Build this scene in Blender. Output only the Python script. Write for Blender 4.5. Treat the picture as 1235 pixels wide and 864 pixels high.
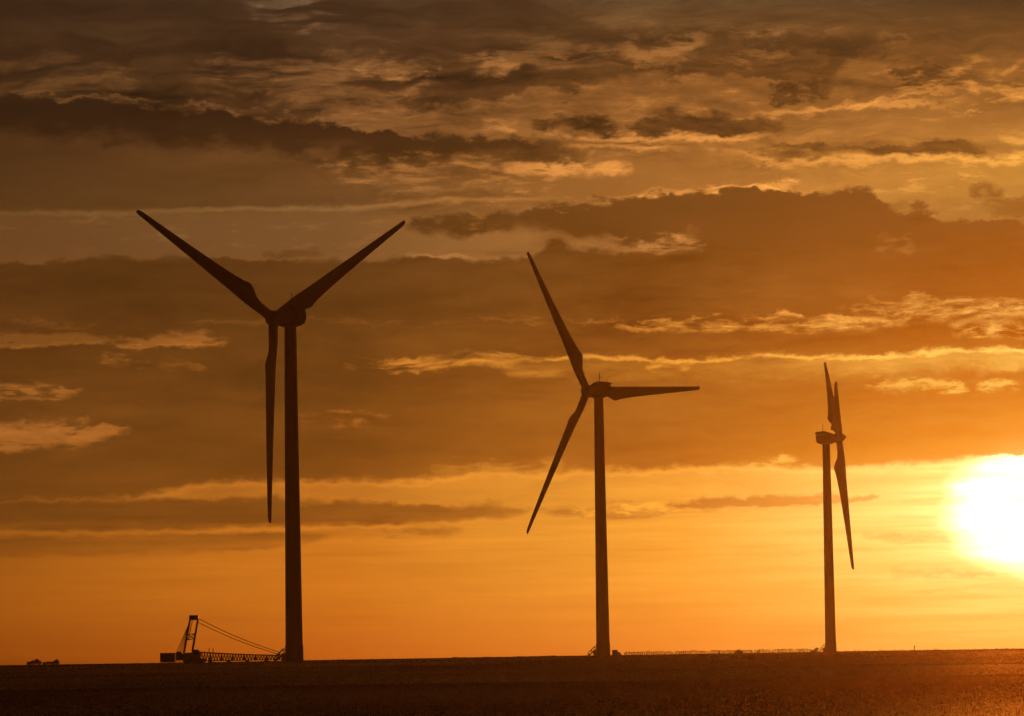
import bpy, bmesh, math, random
import numpy as np
from mathutils import Matrix, Vector

# ------------------------------------------------------------------ clear
for o in list(bpy.data.objects):
    bpy.data.objects.remove(o, do_unlink=True)
C = bpy.context.scene.collection
S = bpy.context.scene
random.seed(7)
rng = np.random.default_rng(11)

# ------------------------------------------------------------------ camera
FPX = 4690.0                     # focal length in photo pixels (photo 1235 x 864)
PITCH, ROLL = math.radians(4.40), math.radians(0.93)
_f = Vector((0, math.cos(PITCH), math.sin(PITCH)))
_u0 = Vector((0, -math.sin(PITCH), math.cos(PITCH)))
_r = Vector((1, 0, 0)) * math.cos(ROLL) - _u0 * math.sin(ROLL)
_u = _u0 * math.cos(ROLL) + Vector((1, 0, 0)) * math.sin(ROLL)
cd = bpy.data.cameras.new('camera'); cam = bpy.data.objects.new('camera', cd); C.objects.link(cam)
cd.sensor_fit = 'HORIZONTAL'; cd.sensor_width = 36.0; cd.lens = 36.0 * FPX / 1235.0
cd.clip_start = 0.5; cd.clip_end = 20000
cam.matrix_world = Matrix(((_r.x, _u.x, -_f.x, 0), (_r.y, _u.y, -_f.y, 0), (_r.z, _u.z, -_f.z, 0), (0, 0, 0, 1)))
S.camera = cam

def ray(px, py):
    return ((px - 617.5) / FPX * _r - (py - 432.0) / FPX * _u + _f).normalized()
def at(px, py, d):
    v = ray(px, py); return v * (d / v.y)
def uv(px, py):                  # direction as azimuth / elevation, in units of 1/FPX rad
    v = ray(px, py); return math.atan2(v.x, v.y) * FPX, math.asin(v.z) * FPX

# ------------------------------------------------------------------ render / view settings
S.render.engine = 'CYCLES'
S.view_settings.view_transform = 'Standard'
try: S.view_settings.look = 'None'
except Exception: pass
S.view_settings.gamma = 1.0; S.view_settings.exposure = 0.0; S.view_settings.use_curve_mapping = False
S.cycles.use_denoising = True
S.cycles.use_adaptive_sampling = True; S.cycles.adaptive_threshold = 0.015
S.cycles.max_bounces = 5; S.cycles.diffuse_bounces = 3; S.cycles.transmission_bounces = 4; S.cycles.volume_bounces = 0
S.cycles.caustics_reflective = False; S.cycles.caustics_refractive = False
S.cycles.film_exposure = 1.0

# ------------------------------------------------------------------ sun
SUNPX = (1216, 620)
sv = ray(*SUNPX)
SUN_EL = math.asin(sv.z); SUN_AZ = math.atan2(sv.x, sv.y)
sl = bpy.data.lights.new('sun', 'SUN'); sun = bpy.data.objects.new('sun', sl); C.objects.link(sun)
sl.energy = 0.72; sl.angle = math.radians(0.6); sl.color = (1.0, 0.20, 0.012)
sun.rotation_euler = sv.to_track_quat('Z', 'Y').to_euler()

# ------------------------------------------------------------------ world: evening sky with cloud decks
W = bpy.data.worlds.new('World'); S.world = W; W.use_nodes = True
nt = W.node_tree; nt.nodes.clear(); L = nt.links
def lin(c):
    return tuple((x / 255 / 12.92 if x / 255 <= 0.04045 else ((x / 255 + 0.055) / 1.055) ** 2.4) for x in c)
def put(sock, v):
    if isinstance(v, (int, float)): sock.default_value = v
    else: L.new(v, sock)
def M(op, a, b=0.0, c=None, clamp=False):
    n = nt.nodes.new('ShaderNodeMath'); n.operation = op; n.use_clamp = clamp
    put(n.inputs[0], a); put(n.inputs[1], b)
    if c is not None: put(n.inputs[2], c)
    return n.outputs[0]
def SS(v, a, b, lo=0.0, hi=1.0, kind='SMOOTHSTEP'):
    n = nt.nodes.new('ShaderNodeMapRange'); n.interpolation_type = kind; n.clamp = kind != 'SMOOTHSTEP'
    put(n.inputs[0], v); n.inputs[1].default_value = a; n.inputs[2].default_value = b
    n.inputs[3].default_value = lo; n.inputs[4].default_value = hi
    return n.outputs[0]
def MIX(a, b, f):                # scalar mix, unclamped values
    n = nt.nodes.new('ShaderNodeMix'); n.data_type = 'FLOAT'
    put(n.inputs[0], f); put(n.inputs[2], a); put(n.inputs[3], b); return n.outputs[0]
def CMIX(a, b, f, blend='MIX', clampf=True):
    n = nt.nodes.new('ShaderNodeMix'); n.data_type = 'RGBA'; n.blend_type = blend; n.clamp_factor = clampf; n.clamp_result = False
    put(n.inputs[0], f)
    for s, v in ((n.inputs[6], a), (n.inputs[7], b)):
        if isinstance(v, tuple): s.default_value = (*v, 1.0)
        else: L.new(v, s)
    return n.outputs[2]

tc = nt.nodes.new('ShaderNodeTexCoord'); sx = nt.nodes.new('ShaderNodeSeparateXYZ'); L.new(tc.outputs['Generated'], sx.inputs[0])
DX, DY, DZ = sx.outputs
U = M('MULTIPLY', M('ARCTAN2', DX, DY), FPX)
V = M('MULTIPLY', M('ARCSINE', DZ), FPX)
U0, UW, V0, VW = -800.0, 1600.0, -100.0, 1000.0
cb = nt.nodes.new('ShaderNodeCombineXYZ'); L.new(U, cb.inputs[0]); L.new(V, cb.inputs[1]); UVV = cb.outputs[0]

def noise(su, sv_, detail, rough, off, warp=None, wamt=0.0):
    mp = nt.nodes.new('ShaderNodeMapping'); mp.inputs['Scale'].default_value = (1 / su, 1 / sv_, 1)
    mp.inputs['Location'].default_value = (off, off * 1.7, 0)
    src = UVV
    if warp is not None:
        c2 = nt.nodes.new('ShaderNodeCombineXYZ')
        L.new(M('MULTIPLY_ADD', warp[0], wamt, U), c2.inputs[0]); L.new(M('MULTIPLY_ADD', warp[1], wamt * 0.45, V), c2.inputs[1]); src = c2.outputs[0]
    L.new(src, mp.inputs[0])
    t = nt.nodes.new('ShaderNodeTexNoise'); t.noise_dimensions = '2D'
    t.inputs['Scale'].default_value = 1.0; t.inputs['Detail'].default_value = detail; t.inputs['Roughness'].default_value = rough
    L.new(mp.outputs[0], t.inputs['Vector'])
    return t
_w = noise(120, 55, 2, 0.5, 3.1)
_ws = nt.nodes.new('ShaderNodeSeparateColor'); L.new(_w.outputs['Color'], _ws.inputs[0])
w1 = M('SUBTRACT', _ws.outputs[0], 0.5); w2 = M('SUBTRACT', _ws.outputs[1], 0.5)
def centred(t): return M('SUBTRACT', t.outputs[0], 0.5)
nA = centred(noise(95, 42, 5, 0.55, 0.0))                       # big edge wobble
nB = centred(noise(26, 13, 5, 0.60, 5.7, (w1, w2), 22))         # ragged fringe
nC = centred(noise(120, 20, 7, 0.62, 9.2, (w1, w2), 70))        # wispy texture
nD = centred(noise(420, 85, 3, 0.5, 13.4))                      # broad tone
nF = centred(noise(56, 14, 6, 0.60, 21.7, (w1, w2), 40))        # small mottling
nG = centred(noise(30, 7, 6, 0.64, 40.3, (w1, w2), 30))       # fine flecks
nR = centred(noise(300, 34, 8, 0.66, 51.9, (w1, w2), 120))      # long streaky veils
nS = centred(noise(260, 13, 4, 0.55, 31.0))                     # low level streaks
# every cloud layer below waits for the noise fields, so that the layers are evaluated one after the other
SYNC = M('ADD', nA, nB)
for q in (nC, nD, nF, nG, nR, nS): SYNC = M('ADD', SYNC, q)
SYNC = M('MULTIPLY', SYNC, 1e-6)
nA, nB, nC, nD, nF, nG, nR, nS, U, V = [M('ADD', q, SYNC) for q in (nA, nB, nC, nD, nF, nG, nR, nS, U, V)]
TN = M('DIVIDE', M('SUBTRACT', U, U0), UW)
nE = M('MULTIPLY', M('ADD', M('MULTIPLY_ADD', nB, 1.1, nA), M('MULTIPLY', nG, 0.18)), 2.5)
SOFT = M('MULTIPLY_ADD', nA, 4.0, 1.5)                        # edges are crisp here, feathered there
SOFT = M('MAXIMUM', SOFT, 0.45)

def curve(pts, ends=None):
    """polyline in photo pixels -> smooth edge elevation (units 1/FPX rad) as a function of azimuth"""
    q = sorted(uv(x, y) for x, y in pts)
    n = nt.nodes.new('ShaderNodeFloatCurve'); n.mapping.use_clip = False; n.mapping.extend = 'HORIZONTAL'
    cv = n.mapping.curves[0]
    q = [((a - U0) / UW, (b - V0) / VW) for a, b in q]
    if ends is not None:
        x0, x1 = q[0][0], q[-1][0]
        q = [(0.0, ends)] * (x0 > 0.03) + ([(x0 - 0.006, q[0][1] + (ends - q[0][1]) * 0.3)] if x0 > 0.03 else []) + q
        if x1 < 0.97: q += [(x1 + 0.006, q[-1][1] + (ends - q[-1][1]) * 0.3), (1.0, ends)]
    while len(cv.points) < len(q): cv.points.new(0.5, 0.5)
    for p, (a, b) in zip(cv.points, q):
        p.location = (a, b); p.handle_type = 'AUTO_CLAMPED'
    n.mapping.update(); L.new(TN, n.inputs['Value'])
    return n.outputs['Value']
def edge(pts):
    return M('MULTIPLY_ADD', curve(pts), VW, V0)
def profile(pts):                # 0..1 weight along photo x at about mid height
    n = nt.nodes.new('ShaderNodeFloatCurve'); n.mapping.extend = 'HORIZONTAL'; cv = n.mapping.curves[0]
    q = [((uv(x, 400)[0] - U0) / UW, w) for x, w in pts]
    while len(cv.points) < len(q): cv.points.new(0.5, 0.5)
    for p, (a, b) in zip(cv.points, q): p.location = (a, b); p.handle_type = 'VECTOR'
    n.mapping.update(); L.new(TN, n.inputs['Value']); return n.outputs['Value']

nFG = M('MULTIPLY_ADD', nG, 0.6, nF)
STATE = {}
def band(top, bot, val, st=6, sb=10, at_=10, ab=8, op=1.0, wisp=None, prof=None):
    """paint tone `val` between two edges; st/sb edge softness, at_/ab raggedness, all in 1/FPX rad"""
    top, bot = sorted(top), sorted(bot)
    if top[0][0] > -100: top = [(top[0][0] - 9, top[0][1] + 16)] + top; bot = [(bot[0][0] - 9, bot[0][1] - 16)] + bot
    if top[-1][0] < 1290: top = top + [(top[-1][0] + 9, top[-1][1] + 16)]; bot = bot + [(bot[-1][0] + 9, bot[-1][1] - 16)]
    t, b = edge(top), edge(bot)
    m1 = SS(M('DIVIDE', M('ADD', M('SUBTRACT', t, V), M('MULTIPLY', nE, at_ * 1.15)), SOFT), -st * .6, st * .6)
    m2 = SS(M('DIVIDE', M('ADD', M('SUBTRACT', V, b), M('MULTIPLY', nE, -ab * 1.15)), SOFT), -sb * .6, sb * .6)
    m = M('MULTIPLY', m1, m2)
    if wisp is not None:
        src, lo, hi = wisp; m = M('MULTIPLY', m, SS(src, lo, hi))
    if prof is not None: m = M('MULTIPLY', m, profile(prof))
    if op != 1.0: m = M('MULTIPLY', m, op)
    STATE['L'] = MIX(STATE['L'], val, m)
    return m
def lens(x0, x1, y, h, val, **k):            # a lens-shaped patch
    if isinstance(val, float) and val > .7 and 'wisp' not in k: k['wisp'] = (nFG, -.20, .12)
    if isinstance(val, float) and val > .7: k['st'] = k.get('st', 6) + 3; k['sb'] = k.get('sb', 6) + 3
    if isinstance(val, float): val = M('MULTIPLY_ADD', nFG, 1.1 if val > .7 else .5, val)
    s = [0, .12, .3, .5, .7, .88, 1]
    tp = [(x0 + (x1 - x0) * a, (y if not isinstance(y, tuple) else y[0] + (y[1] - y[0]) * a) - h * (4 * a * (1 - a)) ** .5 / 2) for a in s]
    bp = [(x0 + (x1 - x0) * a, (y if not isinstance(y, tuple) else y[0] + (y[1] - y[0]) * a) + h * (4 * a * (1 - a)) ** .5 / 2) for a in s]
    return band(tp, bp, val, **k)
def rim(pts, amt, w=4, off=0, at_=10, gate=None, prof=None):
    d = M('ABSOLUTE', M('ADD', M('SUBTRACT', V, M('ADD', edge(pts), off)), M('MULTIPLY', nE, -at_)))
    m = SS(d, w, 0.0)
    if gate is not None: m = M('MULTIPLY', m, SS(gate[0], gate[1], gate[2]))
    if prof is not None: m = M('MULTIPLY', m, profile(prof))
    STATE['L'] = M('MULTIPLY_ADD', m, amt, STATE['L'])

# --- tone map of the cloud cover: 0 = shaded cloud, 1 = open sky, above 1 = sunlit fringe
up = SS(V, 430, 520)                                            # the broken, streaky upper sky
veil = M('MULTIPLY', M('ADD', M('MULTIPLY', nR, 1.5), M('MULTIPLY_ADD', nFG, 0.40, -0.16)), up)
STATE['L'] = M('ADD', M('ADD', M('MULTIPLY_ADD', nC, 0.8, 0.92), M('MULTIPLY', nD, 0.5)), M('MULTIPLY_ADD', up, -0.26, veil))
# upper overcast
lens(930, 1500, 222, 84, M('MULTIPLY_ADD', nR, .8, 1.0), st=50, sb=30, at_=14, ab=10, op=.8)
lens(-300, 660, 285, 66, M('MULTIPLY_ADD', nD, .3, .80), st=16, sb=10, at_=3, ab=3)
band([(-150, -200), (600, -200), (635, -10), (650, 5), (705, 20), (735, 33), (790, 36), (840, 34), (890, 38), (940, 40), (1000, 42), (1045, 48), (1085, 62)],
     [(-150, 122), (0, 118), (250, 135), (320, 150), (430, 127), (520, 130), (590, 128), (640, 108), (700, 103), (780, 100), (960, 118), (1000, 108), (1012, 85), (1050, 60), (1085, 58)],
     M('ADD', M('MULTIPLY_ADD', nC, 0.6, 0.10), M('MULTIPLY', nR, 0.7)), st=10, sb=12, at_=9, ab=14)
lens(296, 425, 8, 40, 1.0, st=14, sb=14, at_=20, ab=20, wisp=(nC, -0.06, 0.12))
lens(-60, 185, 98, 42, 0.95, st=14, sb=14, at_=18, ab=14, wisp=(nC, -0.10, 0.22), op=.75)
lens(225, 530, 95, 58, 0.95, st=16, sb=12, at_=22, ab=18, wisp=(nC, -0.12, 0.16), op=.62)
lens(430, 530, 90, 22, 1.1, st=6, sb=6, at_=18, ab=16, wisp=(nF, -0.06, 0.1), op=.7)
lens(555, 632, 75, 26, 0.9, st=8, sb=8, at_=16, ab=12, wisp=(nF, -0.12, 0.12))
lens(640, 690, (46, 64), 13, 1.0, at_=14, ab=10, wisp=(nF, -.1, .1), op=.75)
lens(690, 762, (70, 56), 12, 0.95, at_=12, ab=10, wisp=(nF, -.1, .1), op=.8)
band([(600, 52), (640, 48), (700, 62), (760, 66), (840, 70)], [(600, 62), (640, 80), (700, 78), (760, 78), (840, 72)], .62, st=10, sb=10, at_=10, ab=10, wisp=(nC, -.14, .12))
lens(745, 860, (76, 50), 27, 1.0, at_=14, ab=18, wisp=(nF, -0.16, 0.10), op=.85)
lens(880, 950, 42, 16, 1.05, st=6, sb=6, at_=12, ab=10)
lens(850, 1000, (70, 72), 12, 0.6, st=7, sb=7, at_=12, ab=10, wisp=(nF, -0.1, 0.1))
lens(1058, 1100, 47, 13, 1.15, st=6, sb=6, at_=10, ab=10)
# half-shaded veil right of centre, with darker knots
band([(640, 120), (700, 112), (770, 100), (800, 95), (850, 90), (930, 92), (990, 96), (1030, 118)], [(640, 122), (700, 132), (770, 138), (850, 140), (930, 141), (990, 136), (1030, 124)],
     M('MULTIPLY_ADD', nF, 1.1, 0.52), st=6, sb=10, at_=12, ab=10)
lens(925, 1004, (106, 108), 24, 0.05, st=12, sb=10, at_=22, ab=20, op=.9)
lens(940, 1000, (76, 64), 22, 0.25, st=10, sb=10, at_=20, ab=16, op=.8)
lens(1070, 1152, 87, 25, 0.02, st=7, sb=9, at_=12, ab=12)
lens(1140, 1330, (92, 112), 46, 1.25, st=9, sb=9, at_=22, ab=20, wisp=(nF, -0.06, 0.12))
lens(1070, 1150, 104, 18, 1.1, st=8, sb=8, at_=16, ab=12, wisp=(nF, -0.08, 0.1))
band([(1000, 140), (1080, 134), (1235, 128), (1400, 126)], [(1000, 146), (1080, 152), (1235, 162), (1400, 165)], 0.62, st=14, sb=24, at_=10, ab=14, op=.8)
rim([(880, 146), (930, 140), (1000, 133), (1040, 128), (1130, 127), (1185, 122)], 0.95, w=7, at_=9, prof=[(870, 0), (960, .9), (1100, 1), (1190, 0)])
rim([(1030, 132), (1060, 122), (1120, 113), (1180, 112)], 0.8, w=6, at_=12, prof=[(1025, 0), (1060, 1), (1150, .8), (1185, 0)])
# small dark lenses
lens(640, 748, 152, 20, 0.05, st=9, sb=7, at_=15, ab=10)
band([(748, 158), (760, 149), (775, 143), (830, 137), (880, 142), (915, 149), (945, 158)], [(748, 140), (760, 158), (770, 160), (830, 161), (890, 163), (945, 158)], M('MULTIPLY_ADD', nFG, .45, .06), st=9, sb=5, at_=12, ab=5)
rim([(725, 166), (780, 166), (830, 165), (890, 167), (940, 164)], 1.0, w=6, at_=6, prof=[(715, 0), (760, .9), (900, 1), (945, 0)])
rim([(680, 179), (740, 177), (800, 177), (840, 180)], 0.8, w=5, at_=6, prof=[(675, 0), (700, 1), (780, 1), (840, 0)])
lens(530, 612, 150, 9, 0.35, st=5, sb=5, at_=8, ab=6)
band([(680, 190), (720, 186), (800, 190), (870, 188), (930, 215)], [(680, 240), (760, 234), (850, 224), (900, 216), (930, 214)], 0.55, st=24, sb=14, at_=14, ab=8, op=.85)
# long dark cloud on the left
band([(-150, 112), (0, 116), (30, 116), (60, 117), (75, 122), (110, 119), (140, 121), (175, 124), (205, 129), (262, 133), (300, 141), (318, 146), (345, 141), (400, 148), (460, 155), (520, 163), (620, 167), (660, 174), (690, 184), (712, 196)],
     [(-150, 170), (0, 172), (130, 178), (250, 186), (400, 194), (500, 200), (560, 204), (640, 199), (690, 195), (712, 192)],
     M('MULTIPLY_ADD', nD, 0.35, -0.02), st=6, sb=30, at_=10, ab=8)
rim([(-150, 110), (0, 113), (30, 113), (60, 114), (75, 119), (110, 116), (140, 118), (205, 126), (262, 130), (318, 143), (345, 138), (400, 145)], 0.55, w=5, at_=9, gate=(nF, -0.10, 0.12), prof=[(-100, .8), (330, 1), (420, 0)])
band([(-150, 160), (0, 168), (300, 184), (350, 192), (372, 206), (395, 222), (430, 231), (490, 233), (512, 239)], [(-150, 258), (0, 255), (200, 253), (330, 249), (420, 247), (490, 241), (512, 238)],
     M('ADD', M('MULTIPLY_ADD', nD, 0.5, 0.26), M('MULTIPLY', nR, 0.4)), st=16, sb=6, at_=14, ab=3)
lens(380, 640, 214, 40, 1.05, st=12, sb=12, at_=18, ab=18, wisp=(nF, -0.10, 0.14), op=.8)
lens(560, 640, 232, 7, 0.4, st=5, sb=5, at_=8, ab=6)
lens(605, 765, (204, 203), 15, 1.6, st=4, sb=5, at_=8, ab=7, wisp=(nFG, -.3, .0))
rim([(-150, 260), (0, 258), (170, 257), (240, 253), (420, 252), (480, 246), (560, 241), (640, 240)], 0.62, w=5, at_=3, prof=[(-100, .6), (150, .8), (300, 1), (470, 1), (640, .6), (700, 0)])
lens(315, 392, 306, 9, 0.35, st=6, sb=6, at_=8, ab=6)
# lens and lit line on the right
band([(1028, 184), (1045, 176), (1070, 171), (1130, 168), (1170, 172), (1196, 184)], [(1028, 178), (1060, 184), (1130, 185), (1180, 184), (1196, 180)], M('MULTIPLY_ADD', nFG, .45, .08), st=6, sb=5, at_=8, ab=5)
lens(912, 1045, 177, 10, 0.15, st=5, sb=5, at_=8, ab=8)
rim([(860, 184), (900, 189), (960, 195), (1030, 194), (1080, 190), (1130, 190), (1200, 194), (1235, 190), (1400, 188)], 0.95, w=9, at_=9, prof=[(850, 0), (930, .9), (1200, 1), (1300, .5)])
lens(1205, 1300, 169, 9, 1.7, st=3, sb=3, at_=6, ab=5, wisp=(nFG, -.35, -.1))
lens(1168, 1212, 230, 11, 0.2, st=7, sb=7, at_=9, ab=9)
lens(1182, 1330, 246, 22, 0.3, st=9, sb=9, at_=12, ab=12)
# great cloud right of centre
BIG = [(476, 276), (492, 268), (530, 264), (580, 269), (588, 262), (612, 257), (622, 262), (635, 251), (715, 245), (780, 237), (856, 229), (911, 224), (961, 228), (996, 232), (1032, 229), (1057, 236), (1068, 243), (1097, 258), (1117, 253), (1130, 263), (1157, 266), (1192, 261), (1300, 264)]
band(BIG, [(476, 262), (500, 276), (530, 283), (560, 282), (600, 276), (640, 278), (680, 279), (705, 287), (735, 286), (760, 300), (800, 330), (1300, 400)],
     M('MULTIPLY_ADD', nD, 0.3, 0.03), st=5, sb=9, at_=9, ab=7)
rim([(x, y - 3) for x, y in BIG if 700 < x < 1000], 0.8, w=5, at_=9, gate=(nF, -0.12, 0.1), prof=[(700, 0), (850, .9), (960, 1), (1010, 0)])
lens(905, 968, 217, 14, 1.3, st=5, sb=6, at_=14, ab=8, wisp=(nF, -.12, .05))
# the deck
DT = [(-150, 318), (0, 316), (100, 313), (145, 310), (170, 313), (240, 309), (300, 311), (410, 316), (490, 313), (505, 310), (553, 310), (562, 314), (620, 312), (652, 304), (660, 295), (675, 291), (686, 297), (702, 304), (740, 306), (845, 304), (870, 300), (950, 296), (1300, 280)]
DB = [(-150, 604), (0, 601), (130, 600), (200, 591), (240, 583), (280, 579), (400, 579), (500, 579), (540, 573), (600, 569), (700, 569), (760, 566), (860, 562), (920, 560), (960, 564), (990, 563), (1050, 562), (1120, 558), (1180, 553), (1235, 548), (1330, 545)]
deck = band(DT, DB, M('ADD', M('MULTIPLY_ADD', nD, 0.45, 0.04), M('ADD', M('MULTIPLY', nC, 0.28), M('MULTIPLY', nF, 0.12))), st=5, sb=6, at_=6, ab=5)
rim([(480, 312), (505, 308), (553, 308), (575, 312)], 0.7, w=3.5, at_=5, prof=[(475, 0), (500, 1), (555, 1), (580, 0)])
lens(1090, 1135, 262, 12, 0.05, at_=12, ab=8)
lens(1060, 1095, 247, 7, 0.1, at_=10, ab=6, op=.8)
lens(740, 850, 297, 12, 0.95, st=7, sb=5, at_=14, ab=6)
lens(1055, 1105, 297, 8, 0.8, st=5, sb=5, at_=9, ab=8)
# openings in the deck, left
band([(-150, 401), (0, 402), (100, 403), (140, 408), (200, 405), (235, 404), (276, 412)], [(-150, 420), (0, 419), (60, 419), (120, 414), (160, 417), (240, 419), (276, 411)], M('MULTIPLY_ADD', profile([(-100, 0), (130, 0), (210, 1), (280, 1)]), 0.35, 0.55), st=5, sb=4, at_=6, ab=6, wisp=(nFG, -.30, -.02), op=.9)
rim([(-150, 420), (0, 418), (60, 418), (120, 414), (160, 416), (240, 417), (272, 411)], .4, w=4, at_=6, gate=(nFG, -.15, .1), prof=[(-60, 1), (240, 1), (280, 0)])
lens(120, 182, 435, 9, 0.8, st=6, sb=6, at_=8, ab=8)
lens(190, 250, (436, 440), 7, 0.4, st=6, sb=6, at_=8, ab=8)
lens(-60, 100, (474, 471), 18, 0.9, st=4, sb=4, at_=8, ab=6, wisp=(nFG, -.14, .06), op=.9)
rim([(-60, 483), (0, 482), (50, 481), (85, 476)], .4, w=4, at_=5, prof=[(-60, 1), (60, 1), (95, 0)])
band([(-150, 514), (0, 513), (20, 509), (60, 511), (100, 507), (125, 511), (160, 518)], [(-150, 545), (0, 543), (60, 540), (100, 542), (110, 534), (135, 524), (160, 516)], M('MULTIPLY_ADD', nFG, 1.3, 0.84), st=6, sb=6, at_=7, ab=6, wisp=(nFG, -.24, -.02), op=.9)
lens(360, 472, (506, 503), 11, 0.95, st=6, sb=6, at_=9, ab=9, wisp=(nC, -.12, .12))
band([(408, 446), (425, 433), (500, 431), (560, 429), (600, 425), (640, 428), (700, 428)], [(408, 436), (450, 446), (510, 447), (560, 442), (610, 447), (640, 441), (700, 433)], 1.15, st=5, sb=5, at_=6, ab=6, wisp=(nC, -.13, .1))
# openings in the deck, right
band([(670, 391), (700, 386), (760, 387), (820, 384), (880, 382), (950, 373), (1000, 379), (1040, 374), (1060, 366), (1130, 358), (1200, 360), (1330, 357)],
     [(670, 376), (700, 388), (770, 396), (850, 399), (900, 397), (1000, 398), (1100, 391), (1180, 388), (1330, 384)], M('MULTIPLY_ADD', nFG, 1.2, .66), st=5, sb=7, at_=9, ab=6, wisp=(nFG, -.18, .16))
rim([(685, 385), (760, 390), (830, 393), (900, 389), (960, 386), (1030, 388), (1100, 376), (1235, 372)], 0.5, w=5, at_=10, gate=(nC, -.1, .1), prof=[(680, .4), (760, .9), (1100, 1), (1300, 1)])
lens(1146, 1330, 400, 11, 0.95, st=4, sb=4, at_=8, ab=7, wisp=(nFG, -.12, .08))
GT = [(590, 440), (610, 432), (680, 428), (730, 426), (790, 430), (860, 431), (940, 427), (1030, 428), (1100, 423), (1180, 419), (1330, 421)]
band(GT, [(590, 430), (610, 440), (640, 450), (700, 456), (800, 458), (900, 456), (1000, 450), (1080, 450), (1150, 446), (1330, 440)],
     M('ADD', M('MULTIPLY_ADD', profile([(500, 0), (900, .1), (1020, .7), (1235, 1)]), 0.5, 0.20), M('MULTIPLY', nF, .7)), st=4, sb=12, at_=6, ab=7)
rim([(x, y + 4) for x, y in GT], 0.85, w=4.5, at_=4.5, gate=(nF, -.3, .0), prof=[(590, 0), (640, 1), (900, .9), (1300, 1)])
lens(778, 808, 443, 7, 1.1, st=4, sb=4, at_=6, ab=5)
lens(818, 834, 443, 5, 1.0, st=4, sb=4, at_=5, ab=4)
lens(612, 690, 451, 3.5, 1.0, st=3, sb=3, at_=2, ab=2)
lens(1045, 1170, 465, 11, 1.0, st=5, sb=5, at_=9, ab=8, wisp=(nF, -.12, .04))
lens(1176, 1230, 465, 7, 1.0, st=4, sb=4, at_=8, ab=6)
lens(905, 962, (562, 554), 10, 1.1, st=4, sb=6, at_=9, ab=6)
lens(520, 680, (568, 564), 10, 0.85, st=5, sb=5, at_=8, ab=7, wisp=(nF, -.16, .02))
# strips below the deck
s1 = band([(-150, 603), (0, 602), (120, 602), (330, 601), (365, 607), (420, 604), (480, 606), (560, 610), (645, 617)], [(-150, 640), (0, 640), (100, 642), (200, 640), (300, 636), (400, 633), (480, 632), (560, 628), (645, 613)],
          M('MULTIPLY_ADD', nD, 0.3, 0.06), st=6, sb=5, at_=5, ab=3)
band([(630, 624), (700, 607), (760, 605), (830, 608), (900, 602), (1000, 599), (1060, 604)], [(630, 608), (700, 624), (760, 625), (830, 618), (880, 617), (940, 611), (1000, 607), (1060, 600)], 0.1, st=5, sb=4, at_=5, ab=3, wisp=(nC, -.18, .02))
lens(800, 1062, (611, 600), 9, -0.7, st=4, sb=3, at_=4, ab=3)
lens(690, 850, (618, 612), 10, 1.2, st=4, sb=4, at_=8, ab=8, wisp=(nF, -.08, .08))
band([(-150, 646), (0, 645), (80, 647), (200, 643), (340, 640), (400, 652)], [(-150, 673), (0, 671), (200, 668), (330, 660), (400, 648)], 0.2, st=6, sb=5, at_=4, ab=3)
lens(370, 560, (652, 642), 13, 0.3, st=6, sb=6, at_=6, ab=6, wisp=(nC, -.12, .08))
rim([(-150, 644), (0, 643), (200, 641), (340, 638), (480, 634), (560, 630), (640, 626)], 0.36, w=4, at_=3, prof=[(-100, .2), (60, .7), (300, 1), (560, .7), (640, 0)])
rim(DB[1:], 0.35, w=6, off=-5, at_=5, prof=[(60, 0), (200, 1), (700, .8), (1000, 1), (1300, 1)])
lens(1040, 1160, (646, 650), 8, -.5, st=8, sb=8, at_=5, ab=5, op=.7)
lens(1075, 1200, (694, 692), 7, -.6, st=6, sb=6, at_=5, ab=5, op=.8)
lens(1100, 1320, (712, 706), 6, .2, st=6, sb=6, at_=5, ab=5, op=.8)
lens(880, 1080, (668, 664), 5, .3, st=5, sb=5, at_=4, ab=4, op=.6)
lens(430, 700, (712, 716), 4, 1.25, st=4, sb=4, at_=3, ab=3, op=.5)
# low horizontal streaks where the sky is open
low = SS(V, 205, 160)
TONE = STATE['L']
TONE = MIX(TONE, M('ADD', M('MULTIPLY_ADD', nS, 1.1, TONE), M('MULTIPLY', nC, -0.7)), low)
TONE = M('MINIMUM', M('MAXIMUM', TONE, -0.12), 1.75)

gold = M('MULTIPLY', M('MULTIPLY', SS(nFG, .06, .26), SS(TONE, .25, .9)), M('MULTIPLY', up, SS(nD, -.12, .12)))
TONE = M('MULTIPLY_ADD', gold, .6, TONE)
# --- colours of shaded cloud and of open sky over the dome (columns left to right, rows top to bottom)
COLX = (0, 410, 820, 1235)
ROW_D = (0, 100, 160, 230, 300, 360, 450, 540, 620, 700, 790)
DARK = (((60, 37, 20), (62, 38, 18), (64, 37, 16), (82, 50, 21), (90, 53, 19), (88, 50, 16), (95, 54, 16), (105, 60, 17), (110, 62, 17), (150, 82, 18), (140, 66, 10)),
        ((70, 44, 24), (72, 43, 20), (74, 42, 17), (90, 54, 20), (99, 57, 19), (102, 59, 18), (112, 64, 18), (125, 70, 18), (140, 78, 20), (190, 105, 24), (185, 90, 20)),
        ((88, 54, 26), (90, 53, 21), (98, 57, 21), (119, 68, 22), (132, 74, 20), (138, 76, 20), (160, 85, 20), (180, 100, 24), (205, 122, 35), (235, 142, 40), (225, 118, 32)),
        ((100, 62, 29), (112, 66, 25), (132, 79, 29), (152, 85, 26), (168, 90, 22), (182, 96, 20), (200, 112, 24), (232, 148, 38), (250, 180, 60), (248, 170, 56), (250, 155, 52)))
ROW_L = (0, 90, 150, 200, 255, 300, 390, 440, 520, 600, 660, 720, 790)
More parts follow.
